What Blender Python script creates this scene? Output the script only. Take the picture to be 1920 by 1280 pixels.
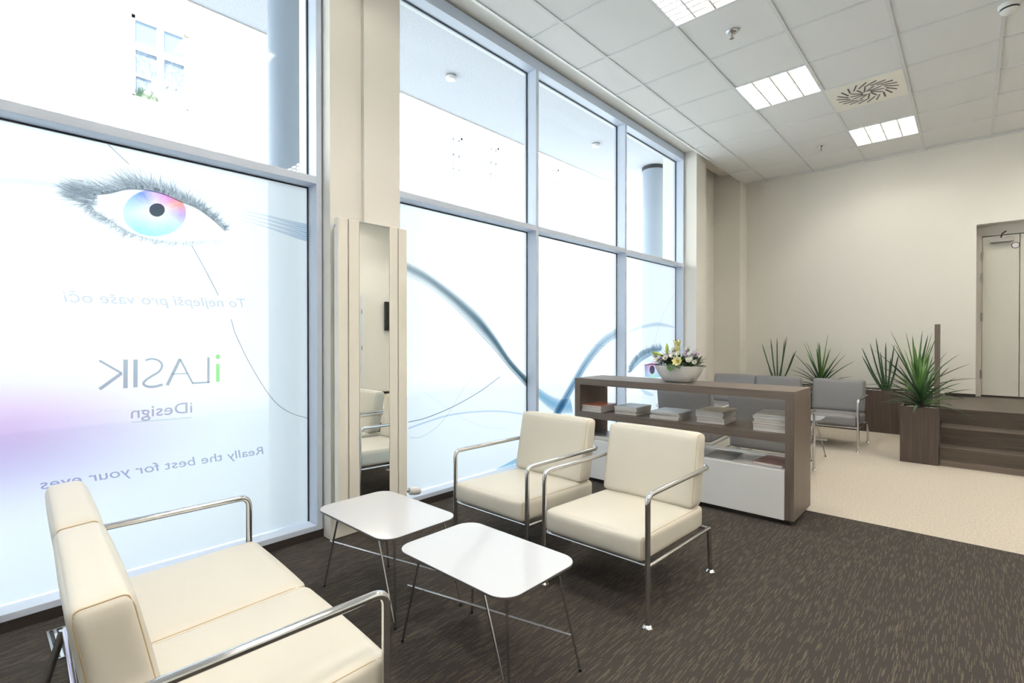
import bpy, math, random
from mathutils import Vector, Matrix
R=math.radians; PI=math.pi
scene=bpy.context.scene
for o in list(bpy.data.objects): bpy.data.objects.remove(o)
# ---------------------------------------------------------------- camera
CAMZ=1.2
cam_d=bpy.data.cameras.new('camera'); cam=bpy.data.objects.new('camera',cam_d)
scene.collection.objects.link(cam); scene.camera=cam
cam.location=(0,0,CAMZ); cam.rotation_euler=(R(90-0.389),0,R(42.593))
cam_d.sensor_fit='HORIZONTAL'; cam_d.sensor_width=36; cam_d.lens=938.13/1920*36
cam_d.clip_start=.02; cam_d.clip_end=200
# ---------------------------------------------------------------- view
vs=scene.view_settings; vs.view_transform='Standard'; vs.look='None'; vs.gamma=1; vs.use_curve_mapping=False
vs.exposure=0.9
scene.cycles.transparent_max_bounces=32
# ---------------------------------------------------------------- sky and sun
w=bpy.data.worlds.new('world'); scene.world=w; w.use_nodes=True
bg=w.node_tree.nodes['Background']; bg.inputs[0].default_value=(.70,.83,1,1); bg.inputs[1].default_value=2.4
sd=bpy.data.lights.new('sun','SUN'); sd.energy=5.5; sd.angle=R(1.5); sd.color=(1,.96,.9)
so=bpy.data.objects.new('sun',sd); scene.collection.objects.link(so)
so.rotation_euler=Vector((-.75,.35,-.8)).to_track_quat('-Z','Y').to_euler(); so.location=(-8,0,12)
LAMP=44.0      # strength of the fluorescent tubes

col=scene.collection
# ---------------------------------------------------------------- materials
def mat(name,color=(.8,.8,.8),rough=.5,metal=0,spec=.5,noise=None,bump=None,coat=0):
    m=bpy.data.materials.new(name); m.use_nodes=True; nt=m.node_tree; b=nt.nodes['Principled BSDF']
    b.inputs['Base Color'].default_value=(*color,1); b.inputs['Roughness'].default_value=rough
    b.inputs['Metallic'].default_value=metal; b.inputs['Specular IOR Level'].default_value=spec
    if coat: b.inputs['Coat Weight'].default_value=coat; b.inputs['Coat Roughness'].default_value=.08
    if noise or bump:
        tc=nt.nodes.new('ShaderNodeTexCoord')
    if noise:   # (scale xyz, colour a, colour b, detail)
        mp=nt.nodes.new('ShaderNodeMapping'); mp.inputs['Scale'].default_value=noise[0]
        n=nt.nodes.new('ShaderNodeTexNoise'); n.inputs['Scale'].default_value=1; n.inputs['Detail'].default_value=noise[3]
        cr=nt.nodes.new('ShaderNodeValToRGB'); cr.color_ramp.elements[0].position=.32; cr.color_ramp.elements[1].position=.68
        cr.color_ramp.elements[0].color=(*noise[1],1); cr.color_ramp.elements[1].color=(*noise[2],1)
        nt.links.new(tc.outputs['Object'],mp.inputs[0]); nt.links.new(mp.outputs[0],n.inputs['Vector'])
        nt.links.new(n.outputs[0],cr.inputs[0]); nt.links.new(cr.outputs[0],b.inputs['Base Color'])
    if bump:    # (scale, strength, distance)
        n2=nt.nodes.new('ShaderNodeTexNoise'); n2.inputs['Scale'].default_value=bump[0]; n2.inputs['Detail'].default_value=4
        bp=nt.nodes.new('ShaderNodeBump'); bp.inputs['Strength'].default_value=bump[1]; bp.inputs['Distance'].default_value=bump[2]
        nt.links.new(tc.outputs['Object'],n2.inputs['Vector']); nt.links.new(n2.outputs[0],bp.inputs['Height']); nt.links.new(bp.outputs[0],b.inputs['Normal'])
    return m
def emis(name,color,s):
    m=bpy.data.materials.new(name); m.use_nodes=True; nt=m.node_tree; nt.nodes.clear()
    e=nt.nodes.new('ShaderNodeEmission'); e.inputs[0].default_value=(*color,1); e.inputs[1].default_value=s
    o=nt.nodes.new('ShaderNodeOutputMaterial'); nt.links.new(e.outputs[0],o.inputs[0]); return m
M={}
M['wall']=mat('wall_paint',(.83,.805,.74),.9,spec=.2,bump=(60,.08,.002))
M['ceiling']=mat('ceiling_tile',(.80,.80,.79),.95,spec=.1,bump=(180,.25,.002))
M['tbar']=mat('ceiling_grid',(.72,.73,.73),.6)
M['alu']=mat('window_aluminium',(.60,.67,.79),.35,spec=.5)
M['gasket']=mat('black_gasket',(.02,.022,.028),.5)
M['base']=mat('dark_baseboard',(.028,.022,.019),.5)
M['white']=mat('white_lacquer',(.88,.88,.87),.25)
M['leather']=mat('cream_leather',(.72,.68,.585),.42,spec=.4,bump=(9,.12,.01))
M['thread']=mat('cream_thread',(.55,.42,.25),.7)
M['grey_leather']=mat('grey_leather',(.20,.195,.20),.42,spec=.45,bump=(9,.1,.01))
M['grey_thread']=mat('grey_thread',(.10,.10,.105),.7)
M['chrome']=mat('chrome',(.72,.72,.73),.12,metal=1)
M['steel']=mat('brushed_steel',(.45,.44,.43),.25,metal=1)
M['mirror']=mat('mirror_glass',(.88,.90,.88),.01,metal=1)
M['enamel']=mat('cream_enamel',(.86,.83,.74),.35)
M['laminate']=mat('white_laminate',(.66,.67,.69),.13,spec=.6,coat=.3)
M['edge']=mat('dark_edge',(.10,.085,.08),.5)
def wood(name,a,b,ax):
    s=[55,55,55]; s[ax]=2.2
    return mat(name,a,.42,spec=.4,noise=(tuple(s),a,b,5))
M['wood_x']=wood('walnut_grain_along',(.125,.098,.080),(.170,.135,.110),0)
M['wood_z']=wood('walnut_grain_upright',(.120,.093,.074),(.165,.131,.105),2)
M['oak_z']=wood('dark_oak_upright',(.058,.042,.034),(.088,.066,.053),2)
M['oak_x']=wood('dark_oak_along',(.060,.046,.036),(.092,.073,.057),0)
M['plaster']=mat('outside_plaster',(.55,.57,.62),.95,bump=(90,.5,.004),noise=((70,70,70),(.50,.52,.57),(.60,.62,.67),4))
M['facade']=mat('pale_render',(.90,.87,.80),.9)
M['facade_trim']=mat('facade_trim',(.86,.80,.70),.9)
M['column']=mat('blue_grey_column',(.34,.40,.48),.55,spec=.3)
M['paving']=mat('pale_paving',(.62,.61,.58),.9,bump=(8,.2,.01))
M['pane_dark']=mat('far_window_pane',(.20,.26,.33),.1,spec=.6)
M['curtain']=mat('lace_curtain',(.55,.6,.68),.9,noise=((22,22,14),(.14,.18,.24),(.30,.34,.40),4))
M['black']=mat('black_plastic',(.012,.012,.013),.35)
M['plastic']=mat('white_plastic',(.80,.80,.78),.4)
M['door']=mat('door_paint',(.60,.59,.52),.5)
M['door_frame']=mat('door_frame',(.55,.52,.48),.6)
M['pebbles']=mat('white_pebbles',(.80,.77,.70),.7)
M['leaf_dark']=mat('leaf_dark',(.022,.060,.022),.4,noise=((14,14,5),(.015,.045,.018),(.05,.12,.04),3))
M['leaf_light']=mat('leaf_light',(.10,.25,.04),.4,noise=((12,12,4),(.04,.12,.025),(.16,.32,.07),3))
M['ceramic']=mat('white_ceramic',(.80,.79,.76),.25)
M['tube']=emis('lit_tube',(1,.93,.84),LAMP)
# thin clear glass
def glass():
    m=bpy.data.materials.new('clear_glass'); m.use_nodes=True; nt=m.node_tree; nt.nodes.clear()
    t=nt.nodes.new('ShaderNodeBsdfTransparent'); t.inputs[0].default_value=(.93,.96,.97,1)
    g=nt.nodes.new('ShaderNodeBsdfGlossy'); g.inputs['Roughness'].default_value=.02
    mx=nt.nodes.new('ShaderNodeMixShader'); mx.inputs[0].default_value=.04
    o=nt.nodes.new('ShaderNodeOutputMaterial')
    nt.links.new(t.outputs[0],mx.inputs[1]); nt.links.new(g.outputs[0],mx.inputs[2]); nt.links.new(mx.outputs[0],o.inputs[0]); return m
M['glass']=glass()
def film():
    m=bpy.data.materials.new('frosted_film'); m.use_nodes=True; nt=m.node_tree; nt.nodes.clear()
    t=nt.nodes.new('ShaderNodeBsdfTranslucent'); t.inputs[0].default_value=(.37,.393,.42,1)
    d=nt.nodes.new('ShaderNodeBsdfTransparent'); d.inputs[0].default_value=(.95,.97,1,1)
    mx=nt.nodes.new('ShaderNodeMixShader'); mx.inputs[0].default_value=.08
    o=nt.nodes.new('ShaderNodeOutputMaterial')
    nt.links.new(t.outputs[0],mx.inputs[1]); nt.links.new(d.outputs[0],mx.inputs[2]); nt.links.new(mx.outputs[0],o.inputs[0]); return m
M['film']=film()
def ink():   # translucent printing ink: filters the daylight by its own colour
    m=bpy.data.materials.new('printed_ink'); m.use_nodes=True; nt=m.node_tree; nt.nodes.clear()
    a=nt.nodes.new('ShaderNodeAttribute'); a.attribute_name='ink'
    t=nt.nodes.new('ShaderNodeBsdfTransparent'); o=nt.nodes.new('ShaderNodeOutputMaterial')
    nt.links.new(a.outputs['Color'],t.inputs[0]); nt.links.new(t.outputs[0],o.inputs[0]); return m
M['ink']=ink()
def carpet_dark():
    m=mat('dark_streaked_carpet',(.1,.09,.08),.95,spec=.1); nt=m.node_tree; b=nt.nodes['Principled BSDF']; L=nt.links.new
    def math_(op,a,b2=None):
        n=nt.nodes.new('ShaderNodeMath'); n.operation=op
        for i,v in enumerate((a,b2)):
            if v is None: continue
            if isinstance(v,(int,float)): n.inputs[i].default_value=v
            else: L(v,n.inputs[i])
        return n.outputs[0]
    tc=nt.nodes.new('ShaderNodeTexCoord'); sp=nt.nodes.new('ShaderNodeSeparateXYZ'); L(tc.outputs['Object'],sp.inputs[0])
    cx=math_('FLOOR',math_('DIVIDE',sp.outputs[0],.0023))
    wn=nt.nodes.new('ShaderNodeTexWhiteNoise'); wn.noise_dimensions='1D'; L(cx,wn.inputs['W'])
    cy=math_('FLOOR',math_('ADD',math_('DIVIDE',sp.outputs[1],.052),math_('MULTIPLY',wn.outputs[0],7.3)))
    cb=nt.nodes.new('ShaderNodeCombineXYZ'); L(cx,cb.inputs[0]); L(cy,cb.inputs[1])
    w2=nt.nodes.new('ShaderNodeTexWhiteNoise'); w2.noise_dimensions='2D'; L(cb.outputs[0],w2.inputs['Vector'])
    dash=math_('GREATER_THAN',w2.outputs[0],.83)
    n=nt.nodes.new('ShaderNodeTexNoise'); n.inputs['Scale'].default_value=260; n.inputs['Detail'].default_value=3; L(tc.outputs['Object'],n.inputs['Vector'])
    cr=nt.nodes.new('ShaderNodeValToRGB'); cr.color_ramp.elements[0].position=.3; cr.color_ramp.elements[1].position=.7
    cr.color_ramp.elements[0].color=(.038,.033,.030,1); cr.color_ramp.elements[1].color=(.060,.053,.047,1); L(n.outputs[0],cr.inputs[0])
    mx=nt.nodes.new('ShaderNodeMix'); mx.data_type='RGBA'; L(dash,mx.inputs[0]); L(cr.outputs[0],mx.inputs[6]); mx.inputs[7].default_value=(.098,.083,.063,1)
    L(mx.outputs[2],b.inputs['Base Color'])
    bp=nt.nodes.new('ShaderNodeBump'); bp.inputs['Strength'].default_value=.5; bp.inputs['Distance'].default_value=.003; L(n.outputs[0],bp.inputs['Height']); L(bp.outputs[0],b.inputs['Normal'])
    return m
M['carpet_dark']=carpet_dark()
M['carpet_beige']=mat('beige_carpet',(.6,.5,.4),.95,spec=.1,noise=((75,75,75),(.43,.385,.32),(.57,.52,.435),6),bump=(220,.5,.003))

# ---------------------------------------------------------------- mesh helpers
class MB:
    def __init__(s): s.v=[]; s.f=[]; s.c=[]
    def add(s,vs_,fs,cols=None):
        n=len(s.v); s.v+= [tuple(v) for v in vs_]; s.f+=[tuple(i+n for i in f) for f in fs]
        s.c+= cols if cols else [(1,1,1)]*len(vs_)
        return s
    def box(s,x0,x1,y0,y1,z0,z1):
        return s.add([(x0,y0,z0),(x1,y0,z0),(x1,y1,z0),(x0,y1,z0),(x0,y0,z1),(x1,y0,z1),(x1,y1,z1),(x0,y1,z1)],
          [(0,3,2,1),(4,5,6,7),(0,1,5,4),(1,2,6,5),(2,3,7,6),(3,0,4,7)])
    def tube(s,pts,r,n=12,cap=True):
        pts=[Vector(p) for p in pts]; rs=r if isinstance(r,(list,tuple)) else [r]*len(pts)
        t0=(pts[1]-pts[0]).normalized(); up=Vector((0,0,1)) if abs(t0.z)<.9 else Vector((1,0,0))
        u=t0.cross(up).normalized(); V=[];F=[]
        for i,p in enumerate(pts):
            if i==0: t=t0
            elif i==len(pts)-1: t=(pts[-1]-pts[-2]).normalized()
            else: t=((pts[i+1]-p).normalized()+(p-pts[i-1]).normalized()).normalized()
            u=(u-t*u.dot(t)).normalized(); w_=t.cross(u)
            for k in range(n):
                a=2*PI*k/n; V.append(p+(u*math.cos(a)+w_*math.sin(a))*rs[i])
        for i in range(len(pts)-1):
            for k in range(n): F.append((i*n+k,i*n+(k+1)%n,(i+1)*n+(k+1)%n,(i+1)*n+k))
        if cap: F.append(tuple(reversed(range(n)))); F.append(tuple(range((len(pts)-1)*n,len(pts)*n)))
        return s.add(V,F)
    def lathe(s,prof,cx=0,cy=0,n=24,sx=1,sy=1,cap=True):
        V=[];F=[]
        for r_,z in prof:
            for k in range(n): a=2*PI*k/n; V.append((cx+r_*sx*math.cos(a),cy+r_*sy*math.sin(a),z))
        for i in range(len(prof)-1):
            for k in range(n): F.append((i*n+k,i*n+(k+1)%n,(i+1)*n+(k+1)%n,(i+1)*n+k))
        if cap: F.append(tuple(reversed(range(n)))); F.append(tuple(range((len(prof)-1)*n,len(prof)*n)))
        return s.add(V,F)
    def build(s,name,m,parent=None,loc=None,smooth=False,bevel=0,ink=False):
        me=bpy.data.meshes.new(name); me.from_pydata([tuple(v) for v in s.v],[],s.f); me.update()
        me.materials.append(m)
        if smooth:
            me.polygons.foreach_set('use_smooth',[True]*len(me.polygons)); me.set_sharp_from_angle(angle=R(42))
        if ink:
            at=me.color_attributes.new('ink','FLOAT_COLOR','POINT')
            for i,c in enumerate(s.c): at.data[i].color=(*c,1)
        o=bpy.data.objects.new(name,me); col.objects.link(o)
        if parent: o.parent=parent
        if loc: o.location=loc
        if bevel:
            b=o.modifiers.new('bevel','BEVEL'); b.width=bevel; b.segments=3; b.limit_method='ANGLE'; b.angle_limit=R(40)
        return o
def tag(o,label=None,cat=None,group=None,kind=None):
    if label: o['label']=label
    if cat: o['category']=cat
    if group: o['group']=group
    if kind: o['kind']=kind
    return o
def empty(name,loc,rz=0,label=None,cat=None,group=None,kind=None):
    o=bpy.data.objects.new(name,None); col.objects.link(o); o.location=loc; o.rotation_euler=(0,0,rz); o.empty_display_size=.1
    return tag(o,label,cat,group,kind)
def copy_tree(o,parent=None):
    c=o.copy(); col.objects.link(c)
    if parent: c.parent=parent
    for ch in list(o.children): copy_tree(ch,c)
    return c
def bx(name,m,x0,x1,y0,y1,z0,z1,parent=None,bevel=0):
    return MB().box(x0,x1,y0,y1,z0,z1).build(name,m,parent,bevel=bevel)
def struct(o): return tag(o,kind='structure')
def bezier_arc(p0,pc,p1,n=8):
    p0,pc,p1=map(Vector,(p0,pc,p1)); return [(p0*(1-t)**2+pc*2*t*(1-t)+p1*t*t) for t in [i/n for i in range(n+1)]]
def bend(pts,r,n=7):
    """round the corners of a polyline"""
    P=[Vector(p) for p in pts]; out=[P[0]]
    for i in range(1,len(P)-1):
        a=(P[i-1]-P[i]).normalized(); b=(P[i+1]-P[i]).normalized()
        out+=bezier_arc(P[i]+a*r,P[i],P[i]+b*r,n)
    out.append(P[-1]); return out
def smooth_path(pts,n=8):
    """Catmull-Rom through 2D/3D points"""
    P=[Vector(p) for p in pts]; P=[P[0]*2-P[1]]+P+[P[-1]*2-P[-2]]; out=[]
    for i in range(1,len(P)-2):
        for k in range(n):
            t=k/n; a,b,c,d=P[i-1],P[i],P[i+1],P[i+2]
            out.append(.5*((2*b)+(c-a)*t+(2*a-5*b+4*c-d)*t*t+(3*b-a-3*c+d)*t**3))
    out.append(P[-2]); return out
# outlines of the printing on the window film, (y, z) in metres on the film plane
PR={"iris":[[0.766,1.847],[0.765,1.831],[0.762,1.815],[0.756,1.799],[0.747,1.783],[0.737,1.768],[0.725,1.755],[0.712,1.742],[0.697,1.731],[0.681,1.722],[0.664,1.715],[0.647,1.709],[0.63,1.705],[0.613,1.704],[0.597,1.704],[0.581,1.707],[0.566,1.711],[0.553,1.717],[0.541,1.725],[0.53,1.735],[0.521,1.745],[0.514,1.757],[0.509,1.77],[0.506,1.784],[0.505,1.799],[0.506,1.814],[0.51,1.828],[0.515,1.843],[0.522,1.858],[0.531,1.872],[0.541,1.885],[0.554,1.898],[0.567,1.909],[0.582,1.919],[0.598,1.927],[0.614,1.933],[0.631,1.938],[0.648,1.941],[0.665,1.942],[0.682,1.94],[0.698,1.937],[0.712,1.931],[0.726,1.924],[0.738,1.915],[0.748,1.904],[0.756,1.891],[0.762,1.877],[0.765,1.862]],"iris_c":[[0.639,1.833]],"pupil":[[0.674,1.844],[0.673,1.835],[0.669,1.826],[0.664,1.818],[0.657,1.812],[0.65,1.807],[0.641,1.804],[0.633,1.804],[0.625,1.806],[0.618,1.81],[0.613,1.816],[0.61,1.823],[0.609,1.832],[0.61,1.84],[0.613,1.849],[0.619,1.857],[0.625,1.863],[0.633,1.868],[0.641,1.871],[0.65,1.871],[0.658,1.87],[0.664,1.866],[0.67,1.86],[0.673,1.852]],"lid":[[0.395,1.861],[0.453,1.886],[0.514,1.92],[0.585,1.935],[0.667,1.931],[0.744,1.907],[0.82,1.883],[0.891,1.835],[0.951,1.781]],"lidlow":[[0.37,1.831],[0.406,1.783],[0.453,1.754],[0.505,1.72],[0.544,1.702],[0.624,1.685],[0.708,1.684],[0.797,1.697],[0.871,1.718],[0.939,1.723]],"clump":[[0.402,1.856],[0.36,1.856],[0.319,1.856]],"lidarc":[[0.353,1.945],[0.414,1.979],[0.507,2.005],[0.625,2.016],[0.753,1.985],[0.872,1.943],[0.939,1.86]],"lines1":[[[0.45,2.109],[0.488,2.074],[0.529,2.037]],[[0.791,1.681],[0.852,1.563],[0.915,1.431]],[[0.978,1.304],[0.994,1.234]],[[0.994,1.234],[1.062,1.079],[1.147,0.921],[1.222,0.816],[1.309,0.75],[1.407,0.71]],[[0.69,1.196],[0.753,1.21],[0.826,1.205],[0.901,1.179],[0.966,1.138]]],"wide0":[[0.048,1.851],[0.094,1.857],[0.191,1.873],[0.285,1.875]],"band0":[[[1.009,1.91],[1.165,1.903],[1.287,1.89],[1.403,1.881]],[[1.009,1.893],[1.165,1.882],[1.287,1.867],[1.403,1.855]],[[1.009,1.875],[1.165,1.86],[1.287,1.843],[1.403,1.829]],[[1.009,1.858],[1.165,1.839],[1.287,1.819],[1.403,1.803]]],"i":[[0.902,1.062],[0.919,1.061],[0.919,0.964],[0.902,0.965]],"dot":[[0.922,1.099],[0.921,1.095],[0.919,1.091],[0.915,1.088],[0.911,1.087],[0.907,1.088],[0.903,1.091],[0.901,1.095],[0.9,1.1],[0.901,1.104],[0.904,1.108],[0.907,1.111],[0.911,1.112],[0.915,1.111],[0.919,1.108],[0.921,1.104]],"strokes":[[[0.866,1.098],[0.865,0.963]],[[0.872,0.965],[0.79,0.965]],[[0.736,1.093],[0.68,0.962]],[[0.736,1.093],[0.792,0.965]],[[0.698,1.018],[0.767,1.017]],[[0.59,1.091],[0.616,1.097],[0.644,1.088],[0.659,1.064],[0.647,1.034],[0.616,1.012],[0.591,0.993],[0.582,0.975],[0.6,0.961],[0.628,0.959],[0.661,0.967]],[[0.551,1.096],[0.55,0.961]],[[0.512,1.097],[0.511,0.96]],[[0.414,1.096],[0.497,1.032]],[[0.497,1.032],[0.414,0.962]]],"text":{"To":[[1.049,1.371],[0.288,1.361],[1.049,1.422]],"iD":[[0.79,0.813],[0.531,0.812],[0.79,0.871]],"Re":[[1.145,0.536],[0.211,0.539],[1.145,0.582]],"ul":[[0.534,0.793],[0.786,0.787]]},"bandU":[[2.12,1.754],[2.146,1.746],[2.298,1.696],[2.489,1.607],[2.695,1.495],[2.861,1.389],[3.038,1.225],[3.225,1.024],[3.461,0.839],[3.553,0.773]],"bandL":[[2.12,1.65],[2.146,1.645],[2.344,1.574],[2.539,1.464],[2.695,1.352],[2.861,1.224],[3.037,1.089],[3.225,0.927],[3.398,0.792],[3.51,0.702]],"lines2":[[[2.146,0.595],[2.309,0.607],[2.569,0.664],[2.857,0.759],[3.098,0.868]],[[2.155,0.483],[2.259,0.471],[2.409,0.526],[2.542,0.634],[2.635,0.751],[2.738,0.85],[2.857,0.961]],[[3.072,1.185],[3.247,1.32],[3.448,1.441]],[[2.275,0.808],[2.488,0.672],[2.68,0.555],[2.918,0.46],[3.178,0.412]],[[3.098,0.868],[3.212,0.908]]],"arc2":[[2.146,0.549],[2.309,0.575],[2.515,0.6],[2.797,0.598],[3.111,0.568],[3.389,0.514]],"leaf2":[[3.013,0.076],[3.144,0.097],[3.426,0.151],[3.539,0.132],[3.539,0.033],[3.247,0.059]],"band3a":[[[3.616,0.739],[3.777,0.66],[3.963,0.598],[4.124,0.594]],[[3.616,0.629],[3.777,0.522],[3.929,0.459],[4.17,0.432]]],"band3":[[[3.827,0.47],[4.151,0.787],[4.389,1.013],[4.696,1.21],[5.032,1.326]],[[3.963,0.439],[4.282,0.757],[4.529,0.958],[4.783,1.109],[5.032,1.198]]],"lines3":[[[3.639,1.028],[3.945,1.104],[4.408,1.131],[4.718,1.116],[5.056,1.057]],[[3.736,0.862],[3.877,0.772],[4.007,0.663]]],"band4":[[[5.175,1.272],[5.556,1.354],[5.976,1.41],[6.281,1.396],[6.574,1.351]],[[5.175,1.235],[5.557,1.302],[5.977,1.341],[6.281,1.339],[6.574,1.329]]],"lines4":[[[6.572,1.818],[6.312,1.638],[6.096,1.399],[5.948,1.157],[5.862,1.022]],[[5.299,1.002],[5.453,0.953]]],"lash4":[[5.325,0.799],[5.427,0.89],[5.598,0.975],[5.862,1.029],[6.128,1.051]],"iris4":[[5.68,0.867],[5.862,0.887],[6.098,0.871],[6.221,0.775],[6.175,0.693],[5.906,0.695],[5.694,0.721]],"pupil4":[[5.95,0.795],[5.944,0.774],[5.928,0.757],[5.905,0.747],[5.877,0.744],[5.85,0.75],[5.827,0.762],[5.811,0.781],[5.806,0.802],[5.811,0.822],[5.826,0.839],[5.849,0.849],[5.877,0.852],[5.905,0.847],[5.928,0.834],[5.944,0.816]],"low4":[[5.559,0.585],[5.723,0.519],[5.922,0.469]],"purple":[[0.09,1.075],[0.089,0.785],[0.088,0.54],[0.887,0.84]]}
# ---------------------------------------------------------------- room shell
XW=-2.885; XG=-3.0; CEIL=3.587; YB=8.26; XR=3.9; YF=-3.6; XC=-2.605
YCARP=3.955
struct(bx('floor',M['carpet_dark'],XW-.13,XR,YF,YCARP,-.12,0))
struct(bx('floor',M['carpet_beige'],XW-.13,XR,YCARP,YB,-.12,.0))
# ceiling tiles of 625 mm in a T-bar grid, open where the lamps sit
GX0,GX=-2.304,.6164; GY0,GY=4.334,.6358
lights=[(1,-2),(1,1),(2,4),(3,-5),(3,-8),(5,-2),(5,1),(5,4),(8,-2),(8,1),(8,4),(1,-5),(5,-5),(8,-5),(1,-8),(5,-8),(8,-8)]  # cells missing from 'seen' hold unseen lamps, added to brighten the room
lightset=set(lights)
xs=[XC]+[GX0+GX*i for i in range(0,11) if GX0+GX*i<XR]+[XR]
ys=[YF]+[GY0+GY*j for j in range(-13,7) if YF<GY0+GY*j<YB-.05]+[YB]
c=MB()
for a in range(len(xs)-1):
    for b in range(len(ys)-1):
        cx=(xs[a]+xs[a+1])/2; cy=(ys[b]+ys[b+1])/2
        i=math.floor((cx-GX0)/GX); j=math.floor((cy-GY0)/GY)
        if (i,j) in lightset: continue
        z=CEIL+.006; x0,x1,y0,y1=xs[a]+.010,xs[a+1]-.010,ys[b]+.010,ys[b+1]-.010
        c.box(x0-.012,x1+.012,y0-.012,y1+.012,z,z+.015)
ceiling=struct(c.build('ceiling',M['ceiling']))
c=MB()
for x in xs: c.box(max(x-.012,XC),min(x+.012,XR),YF,YB,CEIL,CEIL+.02)
for y in ys: c.box(XC,XR,max(y-.011,YF),min(y+.011,YB),CEIL+.0005,CEIL+.02)
g=c.build('ceiling_grid',M['tbar'],ceiling)
bx('ceiling_edge',M['white'],XC-.012,XC+.01,YF,YB,CEIL-.002,CEIL+.13,ceiling)
bx('ceiling_edge',M['white'],XC,XR,YB-.02,YB,CEIL-.004,CEIL+.02,ceiling)
struct(bx('ceiling',M['wall'],XW-.35,XR+.2,YF-.2,YB+.2,3.86,4.0))          # slab above the tiles
struct(bx('ceiling',M['wall'],XW-.02,XC-.012,YF,YB,3.715,3.74))            # soffit between the tiles and the window head
# back wall with the door opening at the head of the steps
LZ=.486; DX0,DX1,DZ1=.035,.95,2.57
wb=MB().box(-3.3,DX0,YB,YB+.3,-.1,3.86).box(DX1,XR+.2,YB,YB+.3,-.1,3.86).box(DX0,DX1,YB,YB+.3,DZ1,3.86)
wb.box(DX0-.4,DX1+.4,YB+.3,YB+.4,-.1,3.86); struct(wb.build('wall_back',M['wall']))  # unseen panel added behind the door to block leaking sky light
struct(bx('floor',M['oak_x'],DX0,DX1,YB,YB+.3,LZ-.1,LZ))
struct(bx('wall_right',M['wall'],XR,XR+.2,YF-.2,YB+.3,-.1,3.86))
struct(bx('wall_front',M['wall'],-3.3,XR+.2,YF-.2,YF,-.1,3.86))
# left side: pillar between the windows, pilaster and recess at the far end
wl=MB().box(XG-.2,-2.80,1.455,1.66,0,3.86).box(XG-.2,-2.765,1.66,1.83,0,3.86).box(XG-.2,-2.775,1.83,1.93,0,3.86)
struct(wl.build('wall_left',M['wall']))
wl=MB().box(XG-.2,-2.72,6.605,6.93,0,3.86).box(XG-.2,-3.0,6.93,7.95,0,3.86).box(XG-.2,-2.60,7.95,YB,0,3.86)
struct(wl.build('wall_left',M['wall']))
struct(bx('wall_left',M['wall'],XG-.2,-2.76,YF,-3.37,0,3.86))
struct(bx('wall_left',M['wall'],XG-.16,XW-.04,-3.37,6.605,3.70,3.86))     # lintel over the windows
struct(bx('baseboard_left',M['base'],XG-.1,XW-.002,-3.37,1.455,0,.048))
struct(bx('baseboard_left',M['base'],XG-.1,XW-.002,1.93,6.605,0,.048))
struct(bx('baseboard_left',M['base'],-2.775,-2.755,1.66,1.93,0,.012))
struct(bx('baseboard_left',M['base'],-3.0,-2.985,6.94,7.94,0,.05))
struct(bx('baseboard_back',M['base'],-.245,DX0,YB-.014,YB,LZ,LZ+.035))
struct(bx('baseboard_right',M['base'],XR-.014,XR,YF,YB,0,.05))
# ---------------------------------------------------------------- windows
def window(name,y0,y1,mull,ztr,label):
    W=empty(name,(XG,(y0+y1)/2,0),label=label,kind='structure'); oy=(y0+y1)/2
    F=.034; ZB,ZT=.048,3.70
    def B(mb): mb.v=[(x-XG,y-oy,z) for x,y,z in mb.v]; return mb
    f=MB().box(XG-.03,XW,y0,y0+F,ZB,ZT).box(XG-.03,XW,y1-F,y1,ZB,ZT).box(XG-.03,XW,y0+F,y1-F,3.61,ZT).box(XG-.03,XW,y0+F,y1-F,ZB,ZB+.03)
    B(f).build('window_frame',M['alu'],W,bevel=.002)
    ed=[y0+F]+[e for m_ in mull for e in (m_-.019,m_+.019)]+[y1-F]
    for m_ in mull: B(MB().box(XG-.03,XW,m_-.019,m_+.019,ZB+.03,3.61)).build('mullion',M['alu'],W,bevel=.002)
    out=[]
    for k in range(0,len(ed),2):
        a,b=ed[k],ed[k+1]
        B(MB().box(XG-.03,XW,a,b,ztr,ztr+.045)).build('transom',M['alu'],W,bevel=.002)
        gk=MB()
        for (z0,z1) in ((ZB+.03,ztr),(ztr+.045,3.61)):
            gk.box(XG,XG+.012,a,a+.008,z0,z1).box(XG,XG+.012,b-.008,b,z0,z1).box(XG,XG+.012,a+.008,b-.008,z1-.008,z1)
        B(gk).build('gasket',M['gasket'],W)
        B(MB().box(XG-.004,XG,a,b,ztr+.045,3.61)).build('glass_pane',M['glass'],W)
        B(MB().box(XG-.004,XG,a,b,ZB+.03,ztr)).build('glass_pane',M['glass'],W)
        fm=B(MB().add([(XG+.006,a+.004,ZB+.034),(XG+.006,b-.004,ZB+.034),(XG+.006,b-.004,ztr-.002),(XG+.006,a+.004,ztr-.002)],[(0,1,2,3)])).build('frosted_film',M['film'],W)
        fm['label']='translucent white frosted film on the lower pane'
        out.append((fm,a,b,oy))
    return W,out
w1,film1=window('window_1',-3.36,1.447,[-1.77,-.17],2.12,'tall aluminium window left of the pillar, with mirrored eye advertisement on frosted film')  # rearmost bay is unseen, added for soft light from behind the camera
w2,film2=window('window_2',1.93,6.6,[3.477,5.042],2.165,'tall three-bay aluminium window right of the pillar, with blue strands printed on frosted film')
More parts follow.
